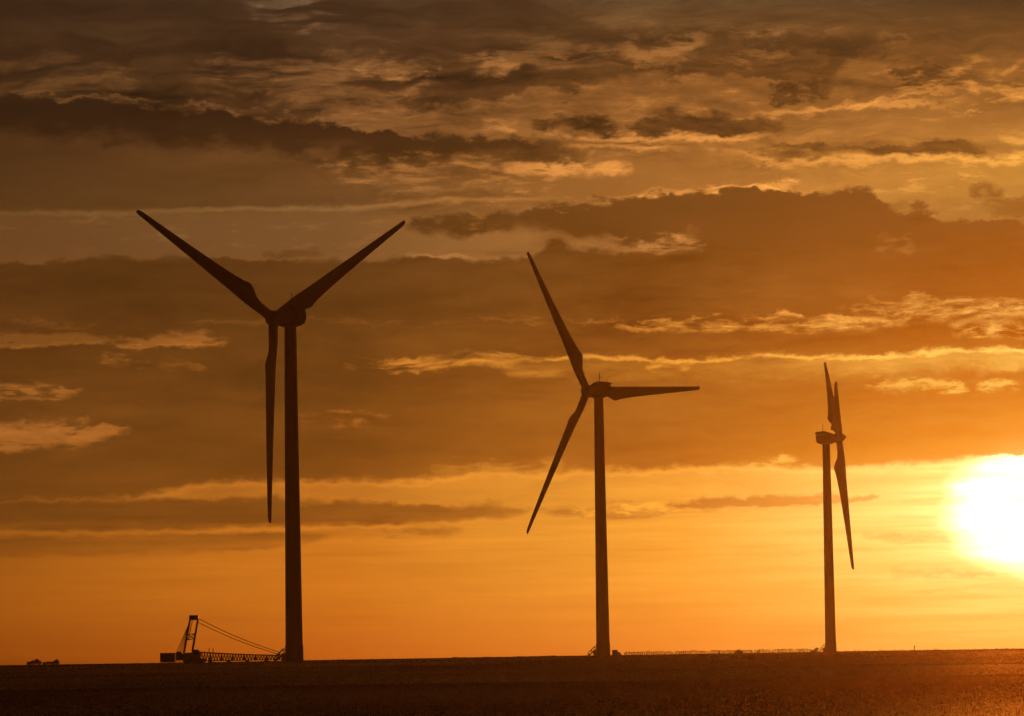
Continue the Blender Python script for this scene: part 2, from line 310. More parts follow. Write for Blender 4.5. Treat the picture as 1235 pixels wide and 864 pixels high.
LITE = (((78, 53, 33), (108, 70, 35), (110, 70, 35), (100, 64, 30), (112, 72, 34), (110, 70, 34), (150, 90, 36), (150, 90, 34), (175, 105, 42), (150, 85, 24), (165, 92, 22), (165, 88, 18), (150, 72, 12)),
        ((105, 78, 52), (152, 99, 52), (154, 99, 51), (154, 98, 48), (130, 87, 45), (130, 86, 44), (165, 98, 38), (190, 112, 38), (185, 105, 35), (195, 115, 32), (210, 120, 30), (212, 118, 28), (195, 96, 22)),
        ((112, 82, 48), (172, 107, 48), (184, 116, 52), (200, 127, 55), (196, 124, 55), (196, 128, 62), (235, 150, 55), (240, 155, 50), (235, 150, 50), (242, 160, 50), (248, 165, 52), (246, 155, 48), (236, 130, 38)),
        ((86, 56, 28), (174, 109, 46), (198, 128, 54), (212, 142, 56), (190, 125, 50), (195, 120, 48), (245, 170, 75), (250, 190, 80), (250, 190, 80), (255, 220, 110), (255, 215, 105), (255, 195, 80), (255, 170, 60)))
def behind_air(px, py, c):       # the sky's own colour: what the low air in front of it adds is taken off
    v = ray(px, py); g_ = .88; ct = v.dot(sv)
    ph = (1 - g_ * g_) / (1 + g_ * g_ - 2 * g_ * ct) ** 1.5 * sl.energy
    k = .0045 * min(1.0, 125 / max(.01, v.z) / 2700) + .0006
    d = min(k * ph, .2)
    return tuple(max(.25 * x, x - d * w) for x, w in zip(c, (1.0, .20, .010)))
def field(cols, rows):
    outs = []
    for cx, col in zip(COLX, cols):
        r = nt.nodes.new('ShaderNodeValToRGB'); cr = r.color_ramp; cr.interpolation = 'EASE' if False else 'LINEAR'
        pts = sorted(((uv(cx, y)[1] - V0) / VW, behind_air(cx, y, lin(c))) for y, c in zip(rows, col))
        lo = tuple(x * 0.35 for x in pts[0][1]); pts = [(max(0.0, pts[0][0] - 0.05), lo)] + pts
        while len(cr.elements) < len(pts): cr.elements.new(0.5)
        for e, (p, c) in zip(cr.elements, pts): e.position = min(1.0, p); e.color = (*c, 1)
        L.new(M('DIVIDE', M('SUBTRACT', V, V0), VW), r.inputs[0]); outs.append(r.outputs[0])
    res = outs[0]
    for k in range(1, 4):
        a, b = uv(COLX[k - 1], 400)[0], uv(COLX[k], 400)[0]
        res = CMIX(res, outs[k], M('DIVIDE', M('SUBTRACT', U, a), b - a))
    return res
dark_c, lite_c = field(DARK, ROW_D), field(LITE, ROW_L)
sky = CMIX(dark_c, lite_c, TONE, clampf=False)
sky = CMIX(sky, (0, 0, 0), 0.0)
# --- the low sun behind thin cloud: white core, warm aureole; the deck hides its upper part
us, vs = uv(*SUNPX)
du = M('SUBTRACT', U, us + 20); dv = M('SUBTRACT', V, vs + 8)
du2 = M('MULTIPLY', du, du); dv2 = M('MULTIPLY', dv, dv)
rr = M('SQRT', M('ADD', M('MULTIPLY', du2, 1.0), M('MULTIPLY', dv2, 1.5)))
rr = M('ADD', rr, M('ADD', M('MULTIPLY', nA, 45), M('MULTIPLY', nS, 16)))
core = SS(rr, 108, 52)
h1 = M('EXPONENT', M('DIVIDE', rr, -60.0))
h2 = M('EXPONENT', M('DIVIDE', M('SQRT', M('ADD', M('MULTIPLY', du2, 0.28), dv2)), -70.0))
openf = M('MULTIPLY', M('MULTIPLY_ADD', deck, -0.93, 1.0), M('MAXIMUM', M('MULTIPLY_ADD', nS, 2.2, 1.0), 0.35))
g = CMIX((0, 0, 0), (2.2, 1.7, 1.0), core)
g = CMIX(g, (0.8, 0.64, 0.40), h1, 'ADD', False)
g = CMIX(g, (0.45, 0.34, 0.15), h2, 'ADD', False)
sky = CMIX(sky, g, openf, 'ADD', False)
# --- the rest of the dome falls off into dusk, over the physical sky
back = SS(DY, -0.1, 0.9, 0.02, 1.0)
nsh = nt.nodes.new('ShaderNodeTexSky'); nsh.sky_type = 'NISHITA'; nsh.sun_disc = False
nsh.sun_elevation = SUN_EL; nsh.sun_rotation = SUN_AZ; nsh.dust_density = 4.0
front = M('MULTIPLY', SS(DY, 0.93, 0.98), SS(DZ, 0.30, 0.22))
full = CMIX(sky, (1, 1, 1), 0.0); mul = nt.nodes.new('ShaderNodeVectorMath'); mul.operation = 'SCALE'
L.new(sky, mul.inputs[0]); L.new(back, mul.inputs['Scale'])
bg = nt.nodes.new('ShaderNodeBackground'); L.new(mul.outputs[0], bg.inputs[0]); bg.inputs[1].default_value = 1.06
# outside the quarter of the sky that holds the sunset: a plain dusk sky
ramp_e = CMIX(lin((120, 66, 26)), lin((60, 38, 22)), SS(DZ, 0.0, 0.25))
tint = CMIX(nsh.outputs[0], (1.0, 0.35, 0.08), 1.0, 'MULTIPLY')
m2 = nt.nodes.new('ShaderNodeVectorMath'); m2.operation = 'SCALE'; L.new(ramp_e, m2.inputs[0]); L.new(SS(DY, -0.1, 0.95, 0.02, 1.0), m2.inputs['Scale'])
m3 = nt.nodes.new('ShaderNodeVectorMath'); m3.operation = 'SCALE'; L.new(tint, m3.inputs[0]); m3.inputs['Scale'].default_value = 0.004
m4 = nt.nodes.new('ShaderNodeVectorMath'); L.new(m2.outputs[0], m4.inputs[0]); L.new(m3.outputs[0], m4.inputs[1])
bg2 = nt.nodes.new('ShaderNodeBackground'); L.new(m4.outputs[0], bg2.inputs[0])
ms = nt.nodes.new('ShaderNodeMixShader'); L.new(front, ms.inputs[0]); L.new(bg2.outputs[0], ms.inputs[1]); L.new(bg.outputs[0], ms.inputs[2])
out = nt.nodes.new('ShaderNodeOutputWorld'); L.new(ms.outputs[0], out.inputs[0])
W.cycles.sampling_method = 'MANUAL'; W.cycles.sample_map_resolution = 1024
print('world nodes', len(nt.nodes))

# ------------------------------------------------------------------ materials
def mat(name, col, rough=0.6, metal=0.0, var=0.15, scale=3.0, spec=0.5, bump=0.0):
    m = bpy.data.materials.new(name); m.use_nodes = True; t = m.node_tree; b = t.nodes['Principled BSDF']
    tcn = t.nodes.new('ShaderNodeTexCoord'); n = t.nodes.new('ShaderNodeTexNoise'); n.inputs['Scale'].default_value = scale; n.inputs['Detail'].default_value = 6
    t.links.new(tcn.outputs['Object'], n.inputs['Vector'])
    r = t.nodes.new('ShaderNodeValToRGB'); r.color_ramp.elements[0].position = .3; r.color_ramp.elements[1].position = .7
    r.color_ramp.elements[0].color = (*[max(0, c * (1 - var)) for c in col], 1); r.color_ramp.elements[1].color = (*[min(1, c * (1 + var)) for c in col], 1)
    t.links.new(n.outputs[0], r.inputs[0]); t.links.new(r.outputs[0], b.inputs['Base Color'])
    b.inputs['Roughness'].default_value = rough; b.inputs['Metallic'].default_value = metal; b.inputs['Specular IOR Level'].default_value = spec
    if bump:
        bp = t.nodes.new('ShaderNodeBump'); bp.inputs['Strength'].default_value = bump; bp.inputs['Distance'].default_value = .1
        t.links.new(n.outputs[0], bp.inputs['Height']); t.links.new(bp.outputs[0], b.inputs['Normal'])
    return m
M_tower = mat('tower_paint', (.46, .45, .43), .6, var=.06, scale=.4)
M_blade = mat('blade_gelcoat', (.46, .46, .44), .6, var=.05, scale=.3)
M_nac = mat('nacelle_shell', (.46, .46, .44), .6, var=.07, scale=.8)
M_steel = mat('galvanised_steel', (.35, .34, .32), .5, .6, scale=6)
M_conc = mat('concrete', (.35, .33, .30), .9, var=.2, scale=4)
M_crane = mat('crane_paint', (.14, .07, .02), .7, var=.25, scale=2)
M_dark = mat('dark_machine_steel', (.06, .055, .05), .55, .3, var=.3, scale=3)
M_rope = mat('wire_rope', (.10, .09, .08), .6, .5, scale=8)
M_weight = mat('counterweight_slab', (.07, .065, .06), .8, var=.25, scale=2)
M_wood = mat('weathered_wood', (.20, .15, .10), .85, var=.3, scale=8)
M_cab = mat('cabinet_paint', (.16, .20, .14), .6, var=.2, scale=3)
M_glass = mat('cab_glass', (.02, .02, .02), .1, spec=.6)

def leafy(name, col, trans=.5, fwd=0.0):
    m = bpy.data.materials.new(name); m.use_nodes = True; t = m.node_tree; t.nodes.clear()
    o = t.nodes.new('ShaderNodeOutputMaterial'); mixs = m0 = t.nodes.new('ShaderNodeMixShader'); d = t.nodes.new('ShaderNodeBsdfDiffuse'); tr = t.nodes.new('ShaderNodeBsdfTranslucent')
    gl = t.nodes.new('ShaderNodeBsdfGlossy'); gl.inputs['Roughness'].default_value = .45; mg = t.nodes.new('ShaderNodeMixShader'); mg.inputs[0].default_value = .08
    tcn = t.nodes.new('ShaderNodeTexCoord'); n = t.nodes.new('ShaderNodeTexNoise'); n.inputs['Scale'].default_value = .06; n.inputs['Detail'].default_value = 8; n.inputs['Roughness'].default_value = .7
    t.links.new(tcn.outputs['Object'], n.inputs['Vector'])
    r = t.nodes.new('ShaderNodeValToRGB'); r.color_ramp.elements[0].position = .35; r.color_ramp.elements[1].position = .68
    r.color_ramp.elements[0].color = (*[c * .55 for c in col], 1); r.color_ramp.elements[1].color = (*[min(1, c * 1.45) for c in col], 1)
    t.links.new(n.outputs[0], r.inputs[0])
    for s in (d, tr, gl): t.links.new(r.outputs[0], s.inputs[0])
    m0.inputs[0].default_value = trans; t.links.new(d.outputs[0], m0.inputs[1]); t.links.new(tr.outputs[0], m0.inputs[2])
    
    if fwd:          # thin dry leaves pass light on mostly forwards
        rf = t.nodes.new('ShaderNodeBsdfRefraction'); rf.inputs['IOR'].default_value = 1.18; rf.inputs['Roughness'].default_value = .75; rf.inputs[0].default_value = (.62, .42, .18, 1)
        mf = t.nodes.new('ShaderNodeMixShader'); mf.inputs[0].default_value = fwd; t.links.new(mixs.outputs[0], mf.inputs[1]); t.links.new(rf.outputs[0], mf.inputs[2]); mixs = mf
    t.links.new(mixs.outputs[0], mg.inputs[1]); t.links.new(gl.outputs[0], mg.inputs[2]); t.links.new(mg.outputs[0], o.inputs[0])
    return m
M_leaf = leafy('bush_leaves', (.05, .06, .025), .35)
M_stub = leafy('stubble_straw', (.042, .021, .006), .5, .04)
M_weed = leafy('weed_leaves', (.06, .05, .025), .4, .04)

# ------------------------------------------------------------------ mesh helpers
def tag(o, label=None, cat=None, group=None, kind=None):
    if label: o['label'] = label
    if cat: o['category'] = cat
    if group: o['group'] = group
    if kind: o['kind'] = kind
    return o
def empty(name, loc, rz=0.0):
    o = bpy.data.objects.new(name, None); o.empty_display_size = 1; o.location = loc; o.rotation_euler = (0, 0, rz); C.objects.link(o); return o
class MB:
    def __init__(s): s.v = []; s.f = []
    def box(s, a, b):
        k = len(s.v); x0, y0, z0 = a; x1, y1, z1 = b
        s.v += [(x, y, z) for z in (z0, z1) for y in (y0, y1) for x in (x0, x1)]
        s.f += [[k + i for i in q] for q in ((0, 2, 3, 1), (4, 5, 7, 6), (0, 1, 5, 4), (2, 6, 7, 3), (0, 4, 6, 2), (1, 3, 7, 5))]
        return s
    def prism(s, prof, y0, y1):      # profile in x,z extruded along y
        k = len(s.v); n = len(prof)
        s.v += [(x, y0, z) for x, z in prof] + [(x, y1, z) for x, z in prof]
        s.f += [[k + i, k + (i + 1) % n, k + n + (i + 1) % n, k + n + i] for i in range(n)]
        s.f += [[k + i for i in range(n)][::-1], [k + n + i for i in range(n)]]
        return s
    def tube(s, pts, r, n=8, caps=True):
        pts = [Vector(p) for p in pts]; rs = r if isinstance(r, (list, tuple)) else [r] * len(pts); k = len(s.v)
        for i, p in enumerate(pts):
            d = (pts[min(i + 1, len(pts) - 1)] - pts[max(i - 1, 0)]).normalized()
            a = Vector((0, 0, 1)) if abs(d.z) < .9 else Vector((1, 0, 0)); e1 = d.cross(a).normalized(); e2 = d.cross(e1)
            for j in range(n):
                t = 2 * math.pi * j / n; s.v.append(tuple(p + rs[i] * (math.cos(t) * e1 + math.sin(t) * e2)))
        for i in range(len(pts) - 1):
            for j in range(n):
                s.f.append([k + i * n + j, k + i * n + (j + 1) % n, k + (i + 1) * n + (j + 1) % n, k + (i + 1) * n + j])
        if caps: s.f += [[k + j for j in range(n)][::-1], [k + (len(pts) - 1) * n + j for j in range(n)]]
        return s
    def rings(s, rings, close=True):  # loft of equal-length rings
        k = len(s.v); n = len(rings[0])
        for r in rings: s.v += [tuple(p) for p in r]
        for i in range(len(rings) - 1):
            for j in range(n):
                s.f.append([k + i * n + j, k + i * n + (j + 1) % n, k + (i + 1) * n + (j + 1) % n, k + (i + 1) * n + j])
        if close: s.f += [[k + j for j in range(n)][::-1], [k + (len(rings) - 1) * n + j for j in range(n)]]
        return s
    def build(s, name, m, parent=None, smooth=None, bevel=0.0):
        me = bpy.data.meshes.new(name); me.from_pydata(s.v, [], s.f); me.update()
        bm = bmesh.new(); bm.from_mesh(me); bmesh.ops.recalc_face_normals(bm, faces=bm.faces)
        if bevel: bmesh.ops.bevel(bm, geom=[e for e in bm.edges if e.calc_face_angle(0) > .6], offset=bevel, segments=2, affect='EDGES', profile=.6)
        bm.to_mesh(me); bm.free()
        me.materials.append(m); o = bpy.data.objects.new(name, me); C.objects.link(o)
        if smooth is not None:
            me.shade_smooth()
            try: me.set_sharp_from_angle(angle=math.radians(smooth))
            except Exception: pass
        if parent is not None: o.parent = parent
        return o

# ------------------------------------------------------------------ ground
def ground_z(x, y):
    t = np.clip((np.asarray(y, float) - 90) / 600, 0, 1); s = t * t * (3 - 2 * t)
    z = -1.72 + 1.70 * s
    x = np.asarray(x, float); y = np.asarray(y, float)
    w = np.clip((y - 60) / 300, .2, 1) * np.clip((1500 - y) / 400, 0, 1)
    z = z + w * (.030 * np.sin(x * .031 + 1.1) + .022 * np.sin(x * .083 + y * .013) + .018 * np.sin(y * .061 + x * .02 + 2.0)) - .05 * s
    z = z - np.clip((y - 1330) / 800, 0, 1) ** 2 * 7.0 - np.clip((-y - 20) / 400, 0, 1) * .8
    # worn tramline crossing the field
    yt = 318 + .10 * x
    z = z - .16 * np.exp(-((y - yt) / 5.0) ** 2)
    return z
def grid(name, xs, ys, m):
    X, Y = np.meshgrid(xs, ys); Z = ground_z(X, Y); nx, ny = len(xs), len(ys)
    v = np.stack([X, Y, Z], -1).reshape(-1, 3)
    i = np.arange(ny - 1)[:, None] * nx + np.arange(nx - 1)[None]
    f = np.stack([i, i + 1, i + nx + 1, i + nx], -1).reshape(-1, 4)
    me = bpy.data.meshes.new(name); me.vertices.add(len(v)); me.vertices.foreach_set('co', v.ravel())
    me.loops.add(f.size); me.loops.foreach_set('vertex_index', f.ravel().astype(np.int32))
    me.polygons.add(len(f)); me.polygons.foreach_set('loop_start', np.arange(0, f.size, 4, dtype=np.int32)); me.update(calc_edges=True)
    me.shade_smooth(); me.materials.append(m); o = bpy.data.objects.new(name, me); C.objects.link(o); return o
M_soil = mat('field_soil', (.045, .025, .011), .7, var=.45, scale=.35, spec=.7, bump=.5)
xs = np.concatenate([np.linspace(-2000, -300, 30)[:-1], np.linspace(-300, 300, 201), np.linspace(300, 2000, 30)[1:]])
ys = np.concatenate([np.linspace(-500, 60, 15)[:-1], np.arange(60, 900, 3.0), np.arange(900, 1500, 10.0), np.linspace(1500, 2600, 30)])
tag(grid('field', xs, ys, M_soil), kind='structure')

# stubble: short dry stalks in drilled rows
def blades(name, P, h, w, m, lean=.25, per=2):
    n = len(P); th = rng.uniform(0, math.pi, (n, per)); hh = h[:, None] * rng.uniform(.6, 1.25, (n, per)); ww = w[:, None] * rng.uniform(.6, 1.3, (n, per))
    b = P[:, None, :] + np.concatenate([rng.normal(0, .05, (n, per, 2)), np.full((n, per, 1), -.02)], -1)
    dx = np.stack([np.cos(th), np.sin(th), 0 * th], -1) * ww[..., None] * .5
    tip = b + np.stack([rng.normal(0, lean, (n, per)) * hh, rng.normal(0, lean, (n, per)) * hh, hh], -1)
    v = np.stack([b - dx, b + dx, tip + dx * .5, tip - dx * .5], 2).reshape(-1, 3); k = n * per
    me = bpy.data.meshes.new(name); me.vertices.add(len(v)); me.vertices.foreach_set('co', v.astype(np.float32).ravel())
    me.loops.add(4 * k); me.loops.foreach_set('vertex_index', np.arange(4 * k, dtype=np.int32))
    me.polygons.add(k); me.polygons.foreach_set('loop_start', np.arange(0, 4 * k, 4, dtype=np.int32)); me.update(calc_edges=True)
    me.materials.append(m); o = bpy.data.objects.new(name, me); C.objects.link(o); return o
def scatter(n, y0, y1, margin=1.25):
    t = rng.random(n); y = np.sqrt(y0 ** 2 + t * (y1 ** 2 - y0 ** 2)); x = rng.uniform(-1, 1, n) * (y * .1335 * margin + 16) + .004 * y
    return x, y
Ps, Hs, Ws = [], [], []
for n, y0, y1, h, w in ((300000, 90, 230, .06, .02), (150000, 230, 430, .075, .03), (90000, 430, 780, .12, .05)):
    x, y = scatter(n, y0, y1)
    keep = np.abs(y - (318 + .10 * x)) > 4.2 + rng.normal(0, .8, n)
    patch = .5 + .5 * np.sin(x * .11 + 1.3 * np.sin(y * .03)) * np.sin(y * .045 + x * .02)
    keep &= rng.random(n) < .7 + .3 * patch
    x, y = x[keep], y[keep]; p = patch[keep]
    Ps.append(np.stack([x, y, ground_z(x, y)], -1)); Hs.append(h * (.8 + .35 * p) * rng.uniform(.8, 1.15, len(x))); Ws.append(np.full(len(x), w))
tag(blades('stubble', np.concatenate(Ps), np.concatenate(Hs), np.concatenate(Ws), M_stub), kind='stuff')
# dry weeds along the skyline
wx, wy = [], []
for _ in range(9000):
    px = random.choice((random.uniform(-80, 1330), random.uniform(1000, 1330), random.uniform(540, 720)))
    d = random.uniform(690, 1020); wx.append((px - 617.5) / FPX * d); wy.append(d)
wx, wy = np.array(wx), np.array(wy); big = (np.sin(wx * .35) + np.sin(wx * .93 + 1) + np.sin(wx * 2.1 + wy * .01)) / 3
hh = .16 + .22 * np.clip(big, 0, 1) * rng.random(len(wx)) * np.where(wx > 55, 1.9, .9)
tag(blades('skyline_weeds', np.stack([wx, wy, ground_z(wx, wy)], -1), hh, np.full(len(wx), .07), M_weed, .3, 3), kind='stuff')

# ------------------------------------------------------------------ wind turbines (67 m hub, 40 m blades)
HUB, OVER = 67.0, 4.3
def circ(r, z, n=40): return [(r * math.cos(2 * math.pi * j / n), r * math.sin(2 * math.pi * j / n), z) for j in range(n)]
def superellipse(cx, cy, a, b, e, x, n=28):
    r = []
    for j in range(n):
        t = 2 * math.pi * j / n; c, s_ = math.cos(t), math.sin(t)
        r.append((x, cx + a * abs(c) ** (2 / e) * (1 if c >= 0 else -1), cy + b * abs(s_) ** (2 / e) * (1 if s_ >= 0 else -1)))
    return r
def tower_mesh():
    m = MB(); zs = [0, 2.9, 2.92, 3.1, 3.12] + list(np.linspace(6, 21.9, 6)) + [22, 22.12, 22.14] + list(np.linspace(25, 43.9, 6)) + [44, 44.12, 44.14] + list(np.linspace(47, 65.75, 6))
    rr_ = []
    for z in zs:
        r = 1.72 - (1.72 - 1.18) * (z / 65.2)
        if z <= 2.92: r += .10
        if z in (3.1,) or z in (22, 22.12, 44, 44.12): r += .03
        rr_.append(circ(r, z))
    return m.rings(rr_)
def nacelle_mesh():
    m = MB()      # x: forward (towards rotor), origin on tower axis at hub height
    secs = [(-3.2, .55, 1.1, .75), (-3.1, .48, 1.45, 1.2), (-2.7, .34, 1.66, 1.6), (-1.4, .28, 1.72, 1.86), (.3, .30, 1.70, 1.92), (1.4, .22, 1.6, 1.78), (2.1, .12, 1.45, 1.5), (2.6, .10, 1.2, 1.25), (2.95, .12, 1.0, 1.05)]
    return m.rings([superellipse(0, cz, a, b, 3.6, x) for x, cz, a, b in secs])
def cooler_mesh():
    m = MB()      # raised hood at the rear edge of the roof
    m.prism([(-3.42, 1.72), (-3.4, 2.12), (-2.2, 2.42), (-.6, 2.5), (.7, 2.2), (.7, 1.95), (-2.6, 1.6)], -1.4, 1.4)
    return m
def hub_mesh():
    m = MB()      # spinner of revolution about x; origin at rotor centre
    pr = [(-1.55, 1.05), (-1.4, 1.42), (-.6, 1.62), (.3, 1.6), (1.0, 1.32), (1.55, .92), (2.0, .42), (2.25, .05)]
    return m.rings([[(x, r * math.cos(2 * math.pi * j / 28), r * math.sin(2 * math.pi * j / 28)) for j in range(28)] for x, r in pr])
def blade_mesh():
    """span along +z, upwind +x, leading edge +y"""
    st = [(.9, 1.9, 1.0, .5, 0), (2.6, 1.92, 1.0, .5, 0), (4.6, 2.05, .85, .47, 10), (6.2, 2.55, .60, .41, 15), (7.6, 3.35, .40, .33, 15), (8.7, 3.85, .32, .28, 14), (9.6, 3.82, .30, .27, 13), (10.6, 3.5, .28, .28, 12), (13, 3.12, .26, .29, 9), (17, 2.72, .235, .30, 6.5), (22, 2.3, .215, .30, 4),
          (27, 1.92, .20, .30, 2), (32, 1.55, .19, .30, .6), (36, 1.26, .18, .30, 0), (38.6, 1.06, .17, .31, 0), (39.6, .88, .17, .34, 0), (40.0, .5, .2, .4, 0)]
    m = MB(); rr_ = []; n = 24
    for z, c, th, le, tw in st:
        c *= 1 if z < 5 else .95
        ring = []; mix = min(1, max(0, (z - 2.6) / 5.0)); ct, sn = math.cos(math.radians(tw)), math.sin(math.radians(tw))
        for j in range(n):
            t = 2 * math.pi * j / n
            cx, cy = math.cos(t) * .5, math.sin(t) * .5                      # circle
            s_ = (1 + math.cos(t)) / 2                                       # 1 at leading edge
            f = max(0.0, 1 - (1 - s_)) ; u_ = 1 - s_
            thick = 5 * (.2969 * math.sqrt(max(u_, 0)) - .126 * u_ - .3516 * u_ ** 2 + .2843 * u_ ** 3 - .1015 * u_ ** 4) * (1 if math.sin(t) >= 0 else -1)
            ay = (le - u_) ; ax = thick * th
            y = (cx * c) * (1 - mix) + (ay * c) * mix
            x = (cy * c * th) * (1 - mix) + (ax * c) * mix
            xx = x * ct + y * sn; yy = y * ct - x * sn                       # twist: leading edge turns upwind
            ring.append((xx - .00045 * z * z * .6, yy, z))
        rr_.append(ring)
    return m.rings(rr_)
def stairs_mesh(h=1.5, run=2.0):
    m = MB()      # metal steps climbing towards +x, ending at x = 0
    for s_ in (-.5, .5):
        m.tube([(-run - .2, s_, 0), (-.25, s_, h)], .15, 6)
        m.tube([(-run, s_, .9), (-.3, s_, h + 1.0)], .075, 6)
        for q in (0, .5, 1): m.tube([(-run + q * (run - .3), s_, q * h - .02), (-run + q * (run - .3), s_, .92 + q * (h + .06))], .07, 6)
        m.tube([(-.25, s_, h), (-.25, s_, 0)], .07, 6)
    for k in range(8):
        q = (k + .5) / 8; m.box((-run + q * (run - .25) - .13, -.48, q * h - .02), (-run + q * (run - .25) + .13, .48, q * h + .02))
    m.box((-.75, -.5, h - .12), (.15, .5, h + .03)); m.box((-.7, -.45, 0), (-.05, .45, h - .13))
    return m
def make_turbine(proto=None, loc=(0, 0, 0), yaw=0, phase=0, pitch=0, label='', size=1.022, over=OVER, tilt=5.0, cone=0.7, stairs=True):
    root = empty('wind_turbine', loc); tag(root, label, 'wind turbine', 'wind turbines standing in the field')
    parts = {}
    if proto is None:
        parts['tower'] = tower_mesh().build('tower', M_tower, None, 35)
        pl = MB().rings([circ(2.6, -.6), circ(2.6, .10), circ(2.5, .16)]).build('foundation', M_conc, None, 40)
        parts['foundation'] = pl
        parts['nacelle'] = nacelle_mesh().build('nacelle', M_nac, None, 40)
        parts['cooler_hood'] = cooler_mesh().build('cooler_hood', M_nac, None, None, .06)
        parts['weather_mast'] = MB().tube([(-1.0, .5, 1.9), (-1.0, .5, 4.3), (-1.0, .5, 5.0)], [.09, .08, .06], 8).tube([(-1.0, .1, 3.6), (-1.0, .9, 3.6)], .03, 6).tube([(-1.0, .1, 3.6), (-1.0, .1, 3.9)], .07, 6).build('weather_mast', M_steel)
        parts['lightning_rod'] = MB().tube([(-2.9, -.4, 2.1), (-2.9, -.4, 3.4)], .05, 6).build('lightning_rod', M_steel)
        parts['hub'] = hub_mesh().build('hub', M_nac, None, 40)
        parts['blade'] = blade_mesh().build('blade', M_blade, None, 50)
        parts['entrance_stairs'] = stairs_mesh().build('entrance_stairs', M_steel)
        src = parts
    else:
        src = proto; parts = {k: o.copy() for k, o in proto.items() if k in src}
        for k, o in parts.items(): C.objects.link(o)
    def par(o, p, mw):
        o.parent = p; o.matrix_parent_inverse = Matrix.Identity(4); o.matrix_basis = mw
    I = Matrix.Identity(4); RY = Matrix.Rotation(math.radians(yaw), 4, 'Z')
    par(parts['tower'], root, I); par(parts['foundation'], parts['tower'], I)
    par(parts['entrance_stairs'], parts['tower'], Matrix.Translation((-1.75, 0, 0)) @ Matrix.Rotation(math.radians(-8), 4, 'Z'))
    par(parts['nacelle'], root, Matrix.Translation((0, 0, HUB)) @ RY)
    par(parts['cooler_hood'], parts['nacelle'], I); par(parts['weather_mast'], parts['nacelle'], I); par(parts['lightning_rod'], parts['nacelle'], I)
    ROT = Matrix.Translation((0, 0, HUB)) @ RY @ Matrix.Rotation(math.radians(-tilt), 4, 'Y') @ Matrix.Translation((over, 0, 0))
    par(parts['hub'], root, ROT)
    bl = [parts['blade'], parts['blade'].copy(), parts['blade'].copy()]
    for b in bl[1:]: C.objects.link(b)
    for k, b in enumerate(bl):
        par(b, root, ROT @ Matrix.Scale(size, 4) @ Matrix.Rotation(math.radians(-(phase + 120 * k)), 4, 'X') @ Matrix.Rotation(math.radians(cone), 4, 'Y') @ Matrix.Rotation(math.radians(-pitch), 4, 'Z'))
    return root, src
def ground_at(px, py, d):
    p = at(px, py, d); return (p.x, p.y, float(ground_z(p.x, p.y)))
_, PROTO = make_turbine(None, ground_at(355, 797, 760.5), 134.6, -57.7, 3, 'largest and nearest wind turbine, leftmost, its lowest blade hanging beside the tower above the crane', over=5.0, size=1.008)
make_turbine(PROTO, ground_at(727.5, 790.5, 986.6), 132.4, 33.3, 3, 'middle wind turbine with one blade pointing level to the right, stepped cabinet at its foot', over=4.1, cone=1.2)
make_turbine(PROTO, ground_at(1002, 786, 1224), -3.0, 50.5, 58, 'smallest and farthest wind turbine, seen side on, nearest the setting sun', over=4.1, size=1.052, tilt=5.6, cone=0.0)

# ------------------------------------------------------------------ crane lying behind the first turbine
CD = 800.0; SC = CD / FPX
c0 = at(226, 799.6, CD); gz = float(ground_z(c0.x, c0.y))
crane = empty('crawler_crane', (c0.x, c0.y, gz), 0.0)
tag(crane, 'dark crawler crane with its lattice boom lowered to the ground left of the nearest turbine', 'crane')
def cx(px): return (px - 226) * SC
def cz(py, px=226): return (799.6 - py - (px - 226) * .0162) * SC * 1.0
for s_ in (-1, 1):
    t = MB(); pr = []
    x0, x1, r_ = cx(222), cx(247), .48
    for a in np.linspace(90, 270, 8): pr.append((x0 + r_ + r_ * math.cos(math.radians(a)), r_ + r_ * math.sin(math.radians(a))))
    for a in np.linspace(-90, 90, 8): pr.append((x1 - r_ + r_ * math.cos(math.radians(a)), r_ + r_ * math.sin(math.radians(a))))
    t.prism(pr, s_ * 2.4 - .45, s_ * 2.4 + .45).build('crawler_track', M_dark, crane)
MB().box((cx(226), -1.9, .45), (cx(243), 1.9, 1.0)).build('undercarriage', M_dark, crane, None, .05)
body = MB()
body.prism([(cx(213), .55), (cx(213), cz(786)), (cx(219), cz(785.2)), (cx(219.5), cz(787.5)), (cx(222), cz(788.4)), (cx(224), cz(787.2)), (cx(232), cz(786.9)), (cx(232.5), cz(783.6)), (cx(237), cz(783.4)), (cx(237.2), cz(785)), (cx(241), cz(785.2)), (cx(242), cz(789)), (cx(242), 1.0), (cx(224), 1.0), (cx(222), .55)], -1.4, 1.4)
body.build('upperworks', M_crane, crane)
cab = MB().prism([(cx(233), 1.0), (cx(233), 2.75), (cx(240.5), 2.75), (cx(243), 2.0), (cx(243), 1.0)], -2.5, -1.45).build('operator_cab', M_crane, crane)
MB().prism([(cx(234), 1.7), (cx(234), 2.6), (cx(240), 2.6), (cx(242), 2.0), (cx(242), 1.7)], -2.54, -2.51).build('cab_window', M_glass, cab)
wt = MB()
for k in range(4):
    z0 = .32 + k * .46; wt.box((cx(194) + .02 * (k % 2), -1.7, z0), (cx(211.5), 1.7, z0 + .457))
wt.box((cx(196), -1.2, .20), (cx(222), 1.2, .34))
wt.build('counterweight', M_weight, crane, None, .03)
